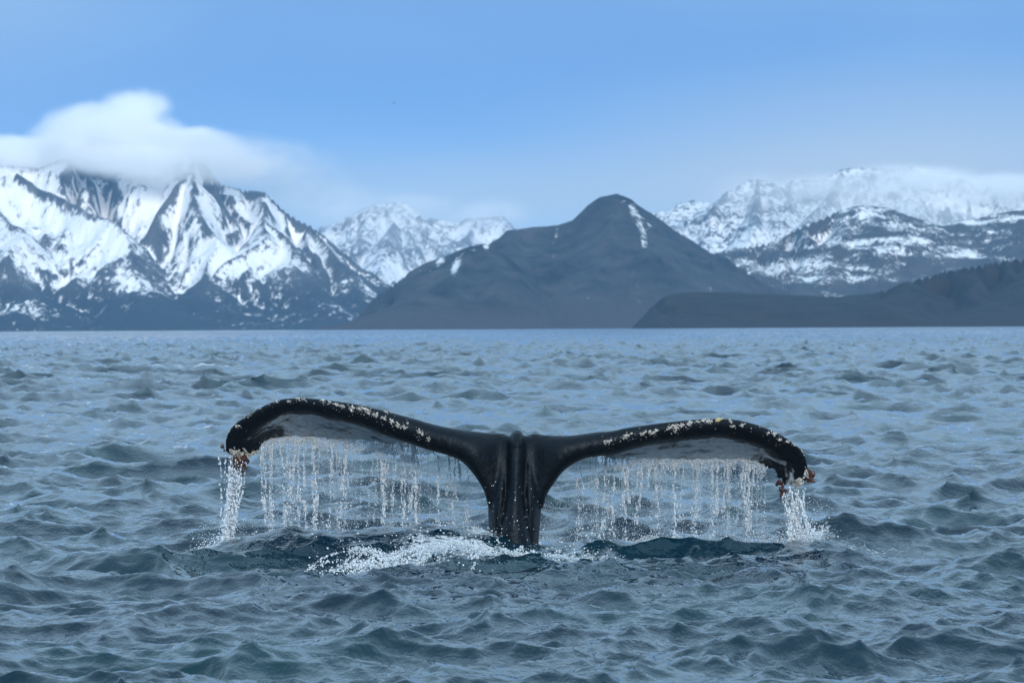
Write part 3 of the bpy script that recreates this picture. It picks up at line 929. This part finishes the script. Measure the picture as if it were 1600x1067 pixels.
for (px, py, sx_, sy_, c, sd) in ((366, 706, 5, 3, 30, 1), (388, 711, 5, 2.6, 22, 2), (376, 716, 5, 3, 26, 3), (1250, 752, 5, 5, 34, 4), (1240, 762, 5, 3.5, 30, 5), (1260, 742, 3, 4, 22, 6), (398, 706, 3, 2, 10, 7), (1226, 764, 3, 3, 16, 8)):
    crust(px, py, sx_, sy_, m_barn, 3000 + sd, 0.014, 'barnacle_crust')
    specks(px, py, sx_ * 2, sy_ * 2, c, 0.004, 0.012, 3100 + sd, 0.9)
me = bpy.data.meshes.new('barnacle_specks')
me.from_pydata([tuple(v) for v in SPV], [], SPF)
tag(link('barnacle_specks', me, m_barn, whale), kind='stuff')

def stalks(pts, seed, count, L, mat, name='stalked_barnacles'):
    """bunch of hanging goose barnacles: bent tapering stalk ending in a shell"""
    rg = np.random.default_rng(seed)
    V, F = [], []
    for _ in range(count):
        b = pts[rg.integers(len(pts))]
        p0 = at(b[0] + rg.normal() * 2.5, b[1] + rg.normal() * 2.0, b[2]) - WB
        d = Vector((rg.normal() * 0.28, rg.normal() * 0.3, -1.0)).normalized()
        l = L * (0.55 + 0.7 * rg.random())
        r = 0.006 + 0.005 * rg.random()
        a, bb, n = frame(d)
        o, m = len(V), 6
        prof = ((0, 0.9), (0.35, 0.75), (0.6, 0.85), (0.72, 1.45), (0.9, 1.25), (1.0, 0.35))
        bend = Vector((rg.normal(), rg.normal(), 0)) * 0.012
        for t, w in prof:
            c = p0 + d * (t * l) + bend * math.sin(t * 3.1)
            for j in range(m):
                q = 2 * math.pi * j / m
                V.append(c + (a * math.cos(q) * 0.75 + bb * math.sin(q)) * r * w)
        for k in range(len(prof) - 1):
            for j in range(m): F.append((o + k * m + j, o + k * m + (j + 1) % m, o + (k + 1) * m + (j + 1) % m, o + (k + 1) * m + j))
        F.append(tuple(o + (len(prof) - 1) * m + j for j in range(m)))
    me = bpy.data.meshes.new(name)
    me.from_pydata([tuple(v) for v in V], [], F)
    o = link(name, me, mat, whale)
    o['label'] = 'rust red growth hanging from the worn fluke tip'
    o['kind'] = 'stuff'
    return o
DT = WD + 0.72
stalks([(370, 716, DT), (376, 722, DT), (380, 714, DT), (374, 712, DT)], 21, 44, 0.06, m_rust)
stalks([(352, 700, DT), (350, 696, DT)], 22, 6, 0.03, m_rust)
stalks([(1266, 738, DT), (1267, 733, DT), (1264, 741, DT)], 23, 18, 0.055, m_rust)
stalks([(1223, 766, DT), (1220, 762, DT), (1219, 752, DT)], 24, 14, 0.045, m_rust)

# ------------------------------------------------------------------ falling water
OCT_V = np.array([(1, 0, 0), (-1, 0, 0), (0, 1, 0), (0, -1, 0), (0, 0, 1), (0, 0, -1)], float)
OCT_F = np.array([(0, 2, 4), (2, 1, 4), (1, 3, 4), (3, 0, 4), (2, 0, 5), (1, 2, 5), (3, 1, 5), (0, 3, 5)])
def ico():
    t = (1 + 5 ** 0.5) / 2
    v = np.array([(-1, t, 0), (1, t, 0), (-1, -t, 0), (1, -t, 0), (0, -1, t), (0, 1, t), (0, -1, -t), (0, 1, -t), (t, 0, -1), (t, 0, 1), (-t, 0, -1), (-t, 0, 1)], float)
    f = np.array([(0, 11, 5), (0, 5, 1), (0, 1, 7), (0, 7, 10), (0, 10, 11), (1, 5, 9), (5, 11, 4), (11, 10, 2), (10, 7, 6), (7, 1, 8), (3, 9, 4), (3, 4, 2), (3, 2, 6), (3, 6, 8), (3, 8, 9), (4, 9, 5), (2, 4, 11), (6, 2, 10), (8, 6, 7), (9, 8, 1)])
    return v / np.linalg.norm(v[0]), f
ICO_V, ICO_F = ico()

def drops(name, P, Rr, label, cat, mat=None, stretch=1.0, big=0.0046):
    P, Rr = np.asarray(P, float), np.asarray(Rr, float)
    st = np.asarray(stretch, float) * np.ones(len(P))
    c0 = P.mean(0)
    P = P - c0
    Vs, Fs, o = [], [], 0
    for sel, TV, TF in ((Rr < big, OCT_V, OCT_F), (Rr >= big, ICO_V, ICO_F)):
        p, r, s = P[sel], Rr[sel], st[sel]
        if not len(p): continue
        sc = np.stack([r, r, r * s], 1)
        v = (p[:, None, :] + TV[None] * sc[:, None, :]).reshape(-1, 3)
        f = (TF[None] + (np.arange(len(p)) * len(TV))[:, None, None]).reshape(-1, 3) + o
        Vs.append(v); Fs.append(f); o += len(v)
    me = fast_mesh(name, np.concatenate(Vs), np.concatenate(Fs))
    ob = link(name, me, mat or M_DROPS)
    ob.location = c0
    return tag(ob, label, cat, 'stuff')

def curtain(edge, keys, label, seed, skip_tip):
    rg = np.random.default_rng(seed)
    E = np.array([(t.x, t.y, t.z) for t, s in edge]); S = np.array([s for t, s in edge])
    ok = (S < skip_tip) & (S > 0.02)
    E = E[ok]; L = np.concatenate([[0], np.cumsum(np.linalg.norm(np.diff(E[:, :2], axis=0), axis=1))])
    def pt(q): return np.stack([np.interp(q, L, E[:, j]) for j in range(3)], -1)
    P, Q, ST = [], [], []
    # thin beaded lip of water along the edge, in hanging lobes
    n = 8000
    q = rg.random(n) * L[-1]
    lob = np.abs(np.sin(q * 21 + 2.0 * np.sin(q * 5.3)))
    dep = (0.012 + 0.10 * lob * (0.6 + 0.6 * rg.random(n))) * rg.random(n) ** 1.5
    keep = rg.random(n) < sstep(0.10, 0.42, np.interp(q, L, S[ok])) + 0.08
    q, dep = q[keep], dep[keep]; n = len(q)
    p = pt(q); p[:, 2] -= dep + 0.004
    p[:, 0] += rg.normal(size=n) * 0.006; p[:, 1] += rg.normal(size=n) * 0.015
    P.append(p); Q.append(0.0014 + 0.0042 * rg.random(n) ** 3); ST.append(1 + rg.random(n))
    # streams breaking into beads
    ns = int(L[-1] / 0.0155)
    cen = rg.random(34) * L[-1]
    base = np.where(rg.random(ns) < 0.7, rg.random(ns) * L[-1], cen[rg.integers(0, 34, ns)] + rg.normal(size=ns) * 0.012)
    base = np.sort(np.clip(base, 0, L[-1]))
    Sk = S[ok]
    for b in base:
        if np.interp(b, L, Sk) < 0.30 and rg.random() < 0.4: continue
        top = pt(np.array([b]))[0]
        zs = sea_height(top[0], top[1])[0] - 0.01
        h = top[2] - zs
        w = rg.random() ** 2.2
        m = int((44 + 190 * w) * (h / 0.75)); reach = 1.0 if rg.random() < 0.6 else 0.3 + 0.7 * rg.random()
        t = rg.random(m)
        # clump the beads
        cl = rg.random(9); t = np.where(rg.random(m) < 0.55, cl[rg.integers(0, 9, m)] + rg.normal(size=m) * 0.028, t)
        t = np.abs(t) * reach
        t = t[(t < 1.0)]; m = len(t)
        kn = np.cumsum(rg.normal(size=14)) * 0.0065
        x = top[0] + np.interp(t, np.linspace(0, 1, 14), kn) + rg.normal(size=m) * (0.003 + 0.007 * t) + (rg.random() - 0.5) * 0.05 * t
        y = top[1] + rg.normal(size=m) * 0.012 + 0.05 * t
        P.append(np.stack([x, y, top[2] - t * h], 1))
        Q.append((0.0016 + 0.0036 * rg.random(m) ** 2.3) * (0.75 + 0.65 * w))
        ST.append(1 + 2.2 * rg.random(m) * (0.4 + w))
        if rg.random() < 0.45:                                   # unbroken thread before it tears into beads
            le = 0.08 + 0.4 * rg.random() ** 1.5
            tt = np.arange(0, le * h, 0.006) / h
            x = top[0] + np.interp(tt, np.linspace(0, 1, 14), kn) + rg.normal(size=len(tt)) * 0.001
            P.append(np.stack([x, np.full(len(tt), top[1]), top[2] - tt * h], 1))
            Q.append((0.0016 + 0.0018 * rg.random()) * (1 - 0.4 * tt / le) * (0.8 + 0.5 * rg.random(len(tt)))); ST.append(np.full(len(tt), 2.6))
    # loose spray between them, thick under the edge and above the water
    n = 10500
    q = rg.random(n) * L[-1]
    p = pt(q)
    zs = sea_height(p[:, 0], p[:, 1])
    t = np.where(rg.random(n) < 0.45, rg.random(n) ** 2.2, rg.random(n))
    p[:, 2] = p[:, 2] - t * (p[:, 2] - zs)
    p[:, 0] += rg.normal(size=n) * 0.02; p[:, 1] += rg.normal(size=n) * 0.05
    P.append(p); Q.append(0.0012 + 0.0026 * rg.random(n) ** 2); ST.append(np.ones(n))
    # spatter where it lands
    n = 1500
    p = pt(rg.random(n) * L[-1]); p[:, 0] += rg.normal(size=n) * 0.05; p[:, 1] += rg.normal(size=n) * 0.12
    p[:, 2] = sea_height(p[:, 0], p[:, 1]) + rg.exponential(0.022, n)
    P.append(p); Q.append(0.0018 + 0.0045 * rg.random(n) ** 2.5); ST.append(np.ones(n))
    return drops('water_curtain', np.concatenate(P), np.concatenate(Q), label, 'falling water', stretch=np.concatenate(ST))

curtain(EDGES[0], LEFT, 'curtain of drops and thin streams falling from the left fluke', 31, 0.90)
curtain(EDGES[1], RIGHT, 'curtain of drops and thin streams falling from the right fluke', 32, 0.88)

def tip_fall(label, seed, tops, land, n, nstr):
    rg = np.random.default_rng(seed)
    P, Q, ST = [], [], []
    for k in range(nstr):
        a = tops[rg.integers(len(tops))]
        t0 = at(a[0] + rg.normal() * 5, a[1] + rg.normal() * 3, DT + rg.normal() * 0.02)
        lx = land[0] + rg.normal() * land[1]
        e = at(lx, 800, DT + rg.normal() * 0.05)
        zs = sea_height(e.x, e.y)[0] - 0.01
        m = int(n / nstr * (0.4 + 1.2 * rg.random()))
        t = rg.random(m) ** 0.85
        kn = np.cumsum(rg.normal(size=12)) * 0.006
        x = t0.x + (e.x - t0.x) * t + np.interp(t, np.linspace(0, 1, 12), kn) + rg.normal(size=m) * (0.003 + 0.006 * t)
        y = t0.y + (e.y - t0.y) * t + rg.normal(size=m) * 0.01
        P.append(np.stack([x, y, t0.z + (zs - t0.z) * t], 1))
        Q.append(0.0018 + 0.0055 * rg.random(m) ** 2.2); ST.append(1 + 2.2 * rg.random(m))
    m = 900
    e = at(land[0], 800, DT)
    x = e.x + rg.normal(size=m) * 0.09; y = e.y + rg.normal(size=m) * 0.12
    P.append(np.stack([x, y, sea_height(x, y) + rg.exponential(0.035, m)], 1)); Q.append(0.002 + 0.005 * rg.random(m) ** 2); ST.append(np.ones(m))
    m = 350
    x = e.x + rg.normal(size=m) * 0.13; P.append(np.stack([x, e.y + rg.normal(size=m) * 0.1, sea_height(x, np.full(m, e.y)) + rg.random(m) * 0.28], 1)); Q.append(0.0016 + 0.003 * rg.random(m)); ST.append(np.ones(m))
    return drops('water_stream', np.concatenate(P), np.concatenate(Q), label, 'falling water', stretch=np.concatenate(ST))
tip_fall('white bundle of streams pouring from the left fluke tip', 41, [(374, 726), (366, 716), (382, 718), (358, 708)], (348, 7), 2600, 26)
tip_fall('white bundle of streams pouring from the right fluke tip', 42, [(1242, 768), (1252, 760), (1232, 774)], (1250, 9), 2600, 24)

# ------------------------------------------------------------------ splash around the stock
def lay(px, D, n, sx, sy, rg):
    c = at(px, 512.5, D)
    x = c.x + rg.normal(size=n) * sx; y = c.y + rg.normal(size=n) * sy
    return x, y

def froth():
    rg = np.random.default_rng(51)
    P, Q = [], []
    for px, D, sx, sy, s in FOAM:
        if s < 0.55: continue
        n = int(480 * s * (sx * sy / 0.12) ** 0.7)
        x, y = lay(px, D, n, sx * 0.62, sy * 0.62, rg)
        k = rg.random(n) < np.clip(foam_at(x, y) * 1.4 - 0.45 + 0.9 * fbm(x * 9, y * 9, 3, 70), 0, 1)
        x, y = x[k], y[k]
        z = sea_height(x, y) + 0.004 + np.abs(rg.normal(size=len(x))) * 0.010 + 0.03 * np.clip(fbm(x * 5, y * 5, 3, 75), 0, 1)
        P.append(np.stack([x, y, z], 1)); Q.append(0.0022 + 0.0065 * rg.random(len(x)) ** 2.6)
    return drops('sea_froth', np.concatenate(P), np.concatenate(Q), 'white froth floating on the water round the whale tail', 'froth', M_FROTH, big=0.007)
froth()

def splash():
    rg = np.random.default_rng(61)
    P, Q, ST = [], [], []
    def arc(p0, p1, lift, n, r0, spread):
        """thread of drops flung from p0 to p1, each (px, distance, height)"""
        a = at(p0[0], 512.5, p0[1]); b = at(p1[0], 512.5, p1[1])
        t = rg.random(n)
        x = a.x + (b.x - a.x) * t; y = a.y + (b.y - a.y) * t
        z = sea_height(np.array([a.x]), np.array([a.y]))[0] * (1 - t) + sea_height(np.array([b.x]), np.array([b.y]))[0] * t + p0[2] * (1 - t) + p1[2] * t + 4 * lift * t * (1 - t)
        x = x + rg.normal(size=n) * spread; y = y + rg.normal(size=n) * spread; z = z + rg.normal(size=n) * spread * 0.7
        P.append(np.stack([x, y, z], 1)); Q.append(r0 * (0.35 + 0.8 * rg.random(n) ** 1.6)); ST.append(1 + 0.6 * rg.random(n))
    # ragged lip thrown forward, left of the stock
    rim = [(545, 27.2, 0.10), (570, 27.1, 0.12), (600, 27.05, 0.07), (640, 27.0, 0.09), (680, 27.1, 0.08), (720, 27.25, 0.06), (760, 27.4, 0.04)]
    for a, b in zip(rim[:-1], rim[1:]): arc(a, b, 0.012, 300, 0.0050, 0.018)
    for k in range(26):
        px = 530 + 230 * rg.random(); D = 27.2 - 0.1 * rg.random()
        arc((px, D, 0.06 + 0.05 * rg.random()), (px - 10 - 26 * rg.random() - (20 if px < 600 else 0), D - 0.35 - 0.45 * rg.random(), 0.0), 0.03 * rg.random(), int(50 + 80 * rg.random()), 0.0052, 0.006)
    for k in range(16):
        px = 500 + 120 * rg.random(); D = 26.9
        arc((px + 40, 27.1, 0.05), (px - 30, 26.2 + 0.4 * rg.random(), 0.0), 0.04 * rg.random(), 34, 0.008, 0.012)
    # crown round the stock
    for k in range(30):
        px = 745 + 125 * rg.random(); D = 27.72 - 0.25 * rg.random()
        arc((px, D, 0.0), (px + rg.normal() * 10, D - 0.05, 0.02 + 0.04 * rg.random()), 0.01, 26, 0.0050, 0.007)
    # flung drops in the air
    n = 620
    px = np.where(rg.random(n) < 0.72, 480 + 300 * rg.random(n), 840 + 120 * rg.random(n))
    D = 26.5 + 1.4 * rg.random(n)
    x = px * 0; x = (px - 800) / FPX * D; y = D
    z = sea_height(x, y) + rg.exponential(0.055, n)
    P.append(np.stack([x, y, z], 1)); Q.append(0.0025 + 0.006 * rg.random(n) ** 2.5); ST.append(np.ones(n))
    # bright drops in front of the stock
    n = 70
    x = (755 + 90 * rg.random(n) - 800) / FPX * 27.6; z = 0.02 + 0.55 * rg.random(n) ** 1.5
    P.append(np.stack([x, np.full(n, 27.6) + rg.normal(size=n) * 0.05, z], 1)); Q.append(0.0022 + 0.0035 * rg.random(n) ** 2); ST.append(np.ones(n))
    return drops('splash', np.concatenate(P), np.concatenate(Q), 'ragged white splash and flung drops at the foot of the whale tail', 'splash', stretch=np.concatenate(ST))
splash()

# ------------------------------------------------------------------ a bird, far off
def bird():
    V, F = [], []
    prof = [(-0.19, 0.004), (-0.14, 0.03), (-0.05, 0.05), (0.05, 0.045), (0.12, 0.032), (0.16, 0.026), (0.19, 0.008)]
    for y, r in prof:
        for j in range(8):
            a = 2 * math.pi * j / 8
            V.append((r * math.cos(a), y, r * math.sin(a)))
    for k in range(len(prof) - 1):
        for j in range(8): F.append((k * 8 + j, k * 8 + (j + 1) % 8, (k + 1) * 8 + (j + 1) % 8, (k + 1) * 8 + j))
    me = bpy.data.meshes.new('body'); me.from_pydata(V, [], F)
    m = mat_simple('bird_plumage', (0.015, 0.015, 0.018, 1), (0.03, 0.03, 0.03, 1), 20, 0.8)
    b = link('bird', me, m)
    for sgn in (-1, 1):
        W = []
        for t, c, up, back in ((0, 0.17, 0.0, 0.02), (0.5, 0.15, 0.13, 0.05), (1, 0.03, 0.08, -0.06)):
            x = sgn * (0.03 + 0.5 * t)
            W += [(x, back + c / 2, up + 0.02), (x, back - c / 2, up + 0.015), (x, back, up + 0.032)]
        f = []
        for k in range(2):
            for j in range(3): f.append((k * 3 + j, k * 3 + (j + 1) % 3, (k + 1) * 3 + (j + 1) % 3, (k + 1) * 3 + j))
        f += [(0, 1, 2), (6, 8, 7)]
        me = bpy.data.meshes.new('wing'); me.from_pydata(W, [], f)
        link('wing', me, m, b)
    b.location = at(615.5, 162, 820)
    b.rotation_euler = (0.3, 0.75, R(35))
    b.scale = (1.0, 1.5, 1.6)
    tag(b, 'small dark bird flying high in the blue sky', 'bird')
bird()

# ------------------------------------------------------------------ cloud caps and haze
def cloud(name, label, blobs, dens, seed_off, nscale, warp_amt, step=0.35):
    """blobs: (px, py, D, rx, ry, rz in metres, weight); a box of air, dense only inside the soft blobs"""
    t = NT(name)
    t.n.remove(t.b)
    p = t.coord('Object')
    nzv = t.n.new('ShaderNodeTexNoise')
    t.l.new(p, nzv.inputs['Vector'])
    nzv.inputs['Scale'].default_value = nscale; nzv.inputs['Detail'].default_value = 4; nzv.inputs['Roughness'].default_value = 0.55
    sub = t.n.new('ShaderNodeVectorMath'); sub.operation = 'SUBTRACT'
    t.l.new(nzv.outputs['Color'], sub.inputs[0]); sub.inputs[1].default_value = (0.5, 0.5, 0.5)
    sc = t.n.new('ShaderNodeVectorMath'); sc.operation = 'MULTIPLY'
    t.l.new(sub.outputs[0], sc.inputs[0]); sc.inputs[1].default_value = warp_amt
    ad = t.n.new('ShaderNodeVectorMath'); ad.operation = 'ADD'
    t.l.new(p, ad.inputs[0]); t.l.new(sc.outputs[0], ad.inputs[1])
    C0 = at(blobs[0][0], blobs[0][1], blobs[0][2])
    lo, hi = Vector((1e9,) * 3), Vector((-1e9,) * 3)
    tot = None
    for (px, py, D, rx, ry, rz, w) in blobs:
        c = at(px, py, D) - C0
        for i, r in enumerate((rx, ry, rz)):
            lo[i] = min(lo[i], c[i] - r * 1.15); hi[i] = max(hi[i], c[i] + r * 1.15)
        s = t.n.new('ShaderNodeVectorMath'); s.operation = 'SUBTRACT'
        t.l.new(ad.outputs[0], s.inputs[0]); s.inputs[1].default_value = c
        d = t.n.new('ShaderNodeVectorMath'); d.operation = 'DIVIDE'
        t.l.new(s.outputs[0], d.inputs[0]); d.inputs[1].default_value = (rx, ry, rz)
        l = t.n.new('ShaderNodeVectorMath'); l.operation = 'LENGTH'
        t.l.new(d.outputs[0], l.inputs[0])
        v = t.rng(l.outputs['Value'], 1.0, 0.05, 0.0, w, True)
        tot = v if tot is None else t.math('MAXIMUM', tot, v)
    tex = t.rng(t.noise(t.coord('Object', (0.7, 1.0, 1.4)), nscale * 2.8, 6, 0.62, 0.3), 0.34, 0.60, 0.03, 1.35)
    den = t.math('MULTIPLY', t.math('MULTIPLY', tot, tex), dens)
    pv = t.n.new('ShaderNodeVolumePrincipled')
    pv.inputs['Color'].default_value = (0.998, 0.998, 0.998, 1)
    pv.inputs['Anisotropy'].default_value = 0.0
    t.l.new(den, pv.inputs['Density'])
    t.l.new(pv.outputs[0], t.out.inputs['Volume'])
    t.m.cycles.volume_step_rate = step
    V = [(x, y, z) for x in (lo.x, hi.x) for y in (lo.y, hi.y) for z in (lo.z, hi.z)]
    F = [(0, 1, 3, 2), (4, 6, 7, 5), (0, 4, 5, 1), (2, 3, 7, 6), (0, 2, 6, 4), (1, 5, 7, 3)]
    me = bpy.data.meshes.new(name); me.from_pydata(V, [], F)
    o = link('cloud', me, t.m)
    o.location = C0
    return tag(o, label, 'cloud', 'stuff')

cloud('cap_cloud', 'bright white cap cloud sitting on the snowy massif at the left', [
    (170, 218, 11.15*K, 270, 300, 110, 1.0), (200, 246, 11.05*K, 300, 220, 48, 0.7), (212, 170, 11.25*K, 120, 160, 75, 1.0), (40, 238, 11.25*K, 280, 240, 75, 0.9), (300, 226, 11.25*K, 190, 220, 62, 0.8),
    (380, 256, 11.2*K, 270, 220, 100, 0.20), (450, 285, 11.3*K, 260, 220, 120, 0.08), (-150, 250, 11.25*K, 300, 240, 70, 0.8), (215, 258, 10.9*K, 320, 190, 66, 0.45), (325, 256, 10.85*K, 220, 200, 75, 0.26)], 0.045, 1, 0.0045, (170, 80, 120))
cloud('drift_cloud', 'thin grey cloud drifting over the crest of the right hand range', [
    (1420, 290, 12.8*K, 330, 300, 85, 1.0), (1300, 296, 12.8*K, 260, 300, 70, 0.7), (1560, 300, 12.8*K, 330, 300, 75, 1.0), (1190, 310, 12.7*K, 260, 260, 110, 0.22), (1400, 325, 12.4*K, 620, 260, 150, 0.30), (1700, 325, 12.4*K, 620, 260, 150, 0.30), (1800, 300, 12.9*K, 400, 300, 80, 0.9)], 0.015, 2, 0.004, (110, 60, 50))
cloud('gap_cloud', 'faint mist over the distant range in the gap', [
    (640, 360, 14.3*K, 560, 300, 190, 0.45), (520, 320, 14.8*K, 300, 300, 110, 1.0), (640, 318, 14.8*K, 260, 300, 60, 0.6), (770, 335, 14.8*K, 200, 300, 80, 0.9)], 0.0035, 3, 0.003, (110, 60, 50))

def haze():
    t = NT('haze_air')
    t.n.remove(t.b)
    pv = t.n.new('ShaderNodeVolumePrincipled')
    pv.inputs['Color'].default_value = (0.30, 0.62, 1.0, 1)
    pv.inputs['Density'].default_value = 3.3e-5
    pv.inputs['Anisotropy'].default_value = 0.0
    t.l.new(pv.outputs[0], t.out.inputs['Volume'])
    x0, x1, y0, y1, z0, z1 = -14500, 14500, -14500, 17000, -40, 900
    V = [(x, y, z) for x in (x0, x1) for y in (y0, y1) for z in (z0, z1)]
    F = [(0, 1, 3, 2), (4, 6, 7, 5), (0, 4, 5, 1), (2, 3, 7, 6), (0, 2, 6, 4), (1, 5, 7, 3)]
    me = bpy.data.meshes.new('haze'); me.from_pydata(V, [], F)
    o = link('haze', me, t.m)
    tag(o, 'thin blue haze over the water and mountains', kind='stuff')
haze()

# a bank of cloud behind and above the boat: the near water lies in its shade while the mountains stand in the sun
def cloud_bank():
    import bmesh
    t = NT('cloud_bank')
    t.n.remove(t.b)
    pv = t.n.new('ShaderNodeVolumePrincipled')
    pv.inputs['Color'].default_value = (0.99, 0.99, 0.99, 1)
    pv.inputs['Density'].default_value = 0.0006
    t.l.new(pv.outputs[0], t.out.inputs['Volume'])
    bm = bmesh.new()
    bmesh.ops.create_icosphere(bm, subdivisions=5, radius=1.0)
    for v in bm.verts:
        c = v.co
        n = float(fbm(np.array([c.x * 2.3 + c.z]), np.array([c.y * 2.3 - c.z]), 4, 700)[0])
        k = 1 + 0.35 * n
        v.co = Vector((c.x * 1750 * k, c.y * 1750 * k, c.z * (330 if c.z > 0 else 130) * k))
    me = bpy.data.meshes.new('cloud'); bm.to_mesh(me); bm.free()
    for p in me.polygons: p.use_smooth = True
    o = link('cloud', me, t.m)
    o.location = Vector((0, 150, 0)) + sdir * (1700 / sdir.z)
    tag(o, 'broad flat cloud bank high behind the boat, shading the near water', 'cloud', 'stuff')
cloud_bank()
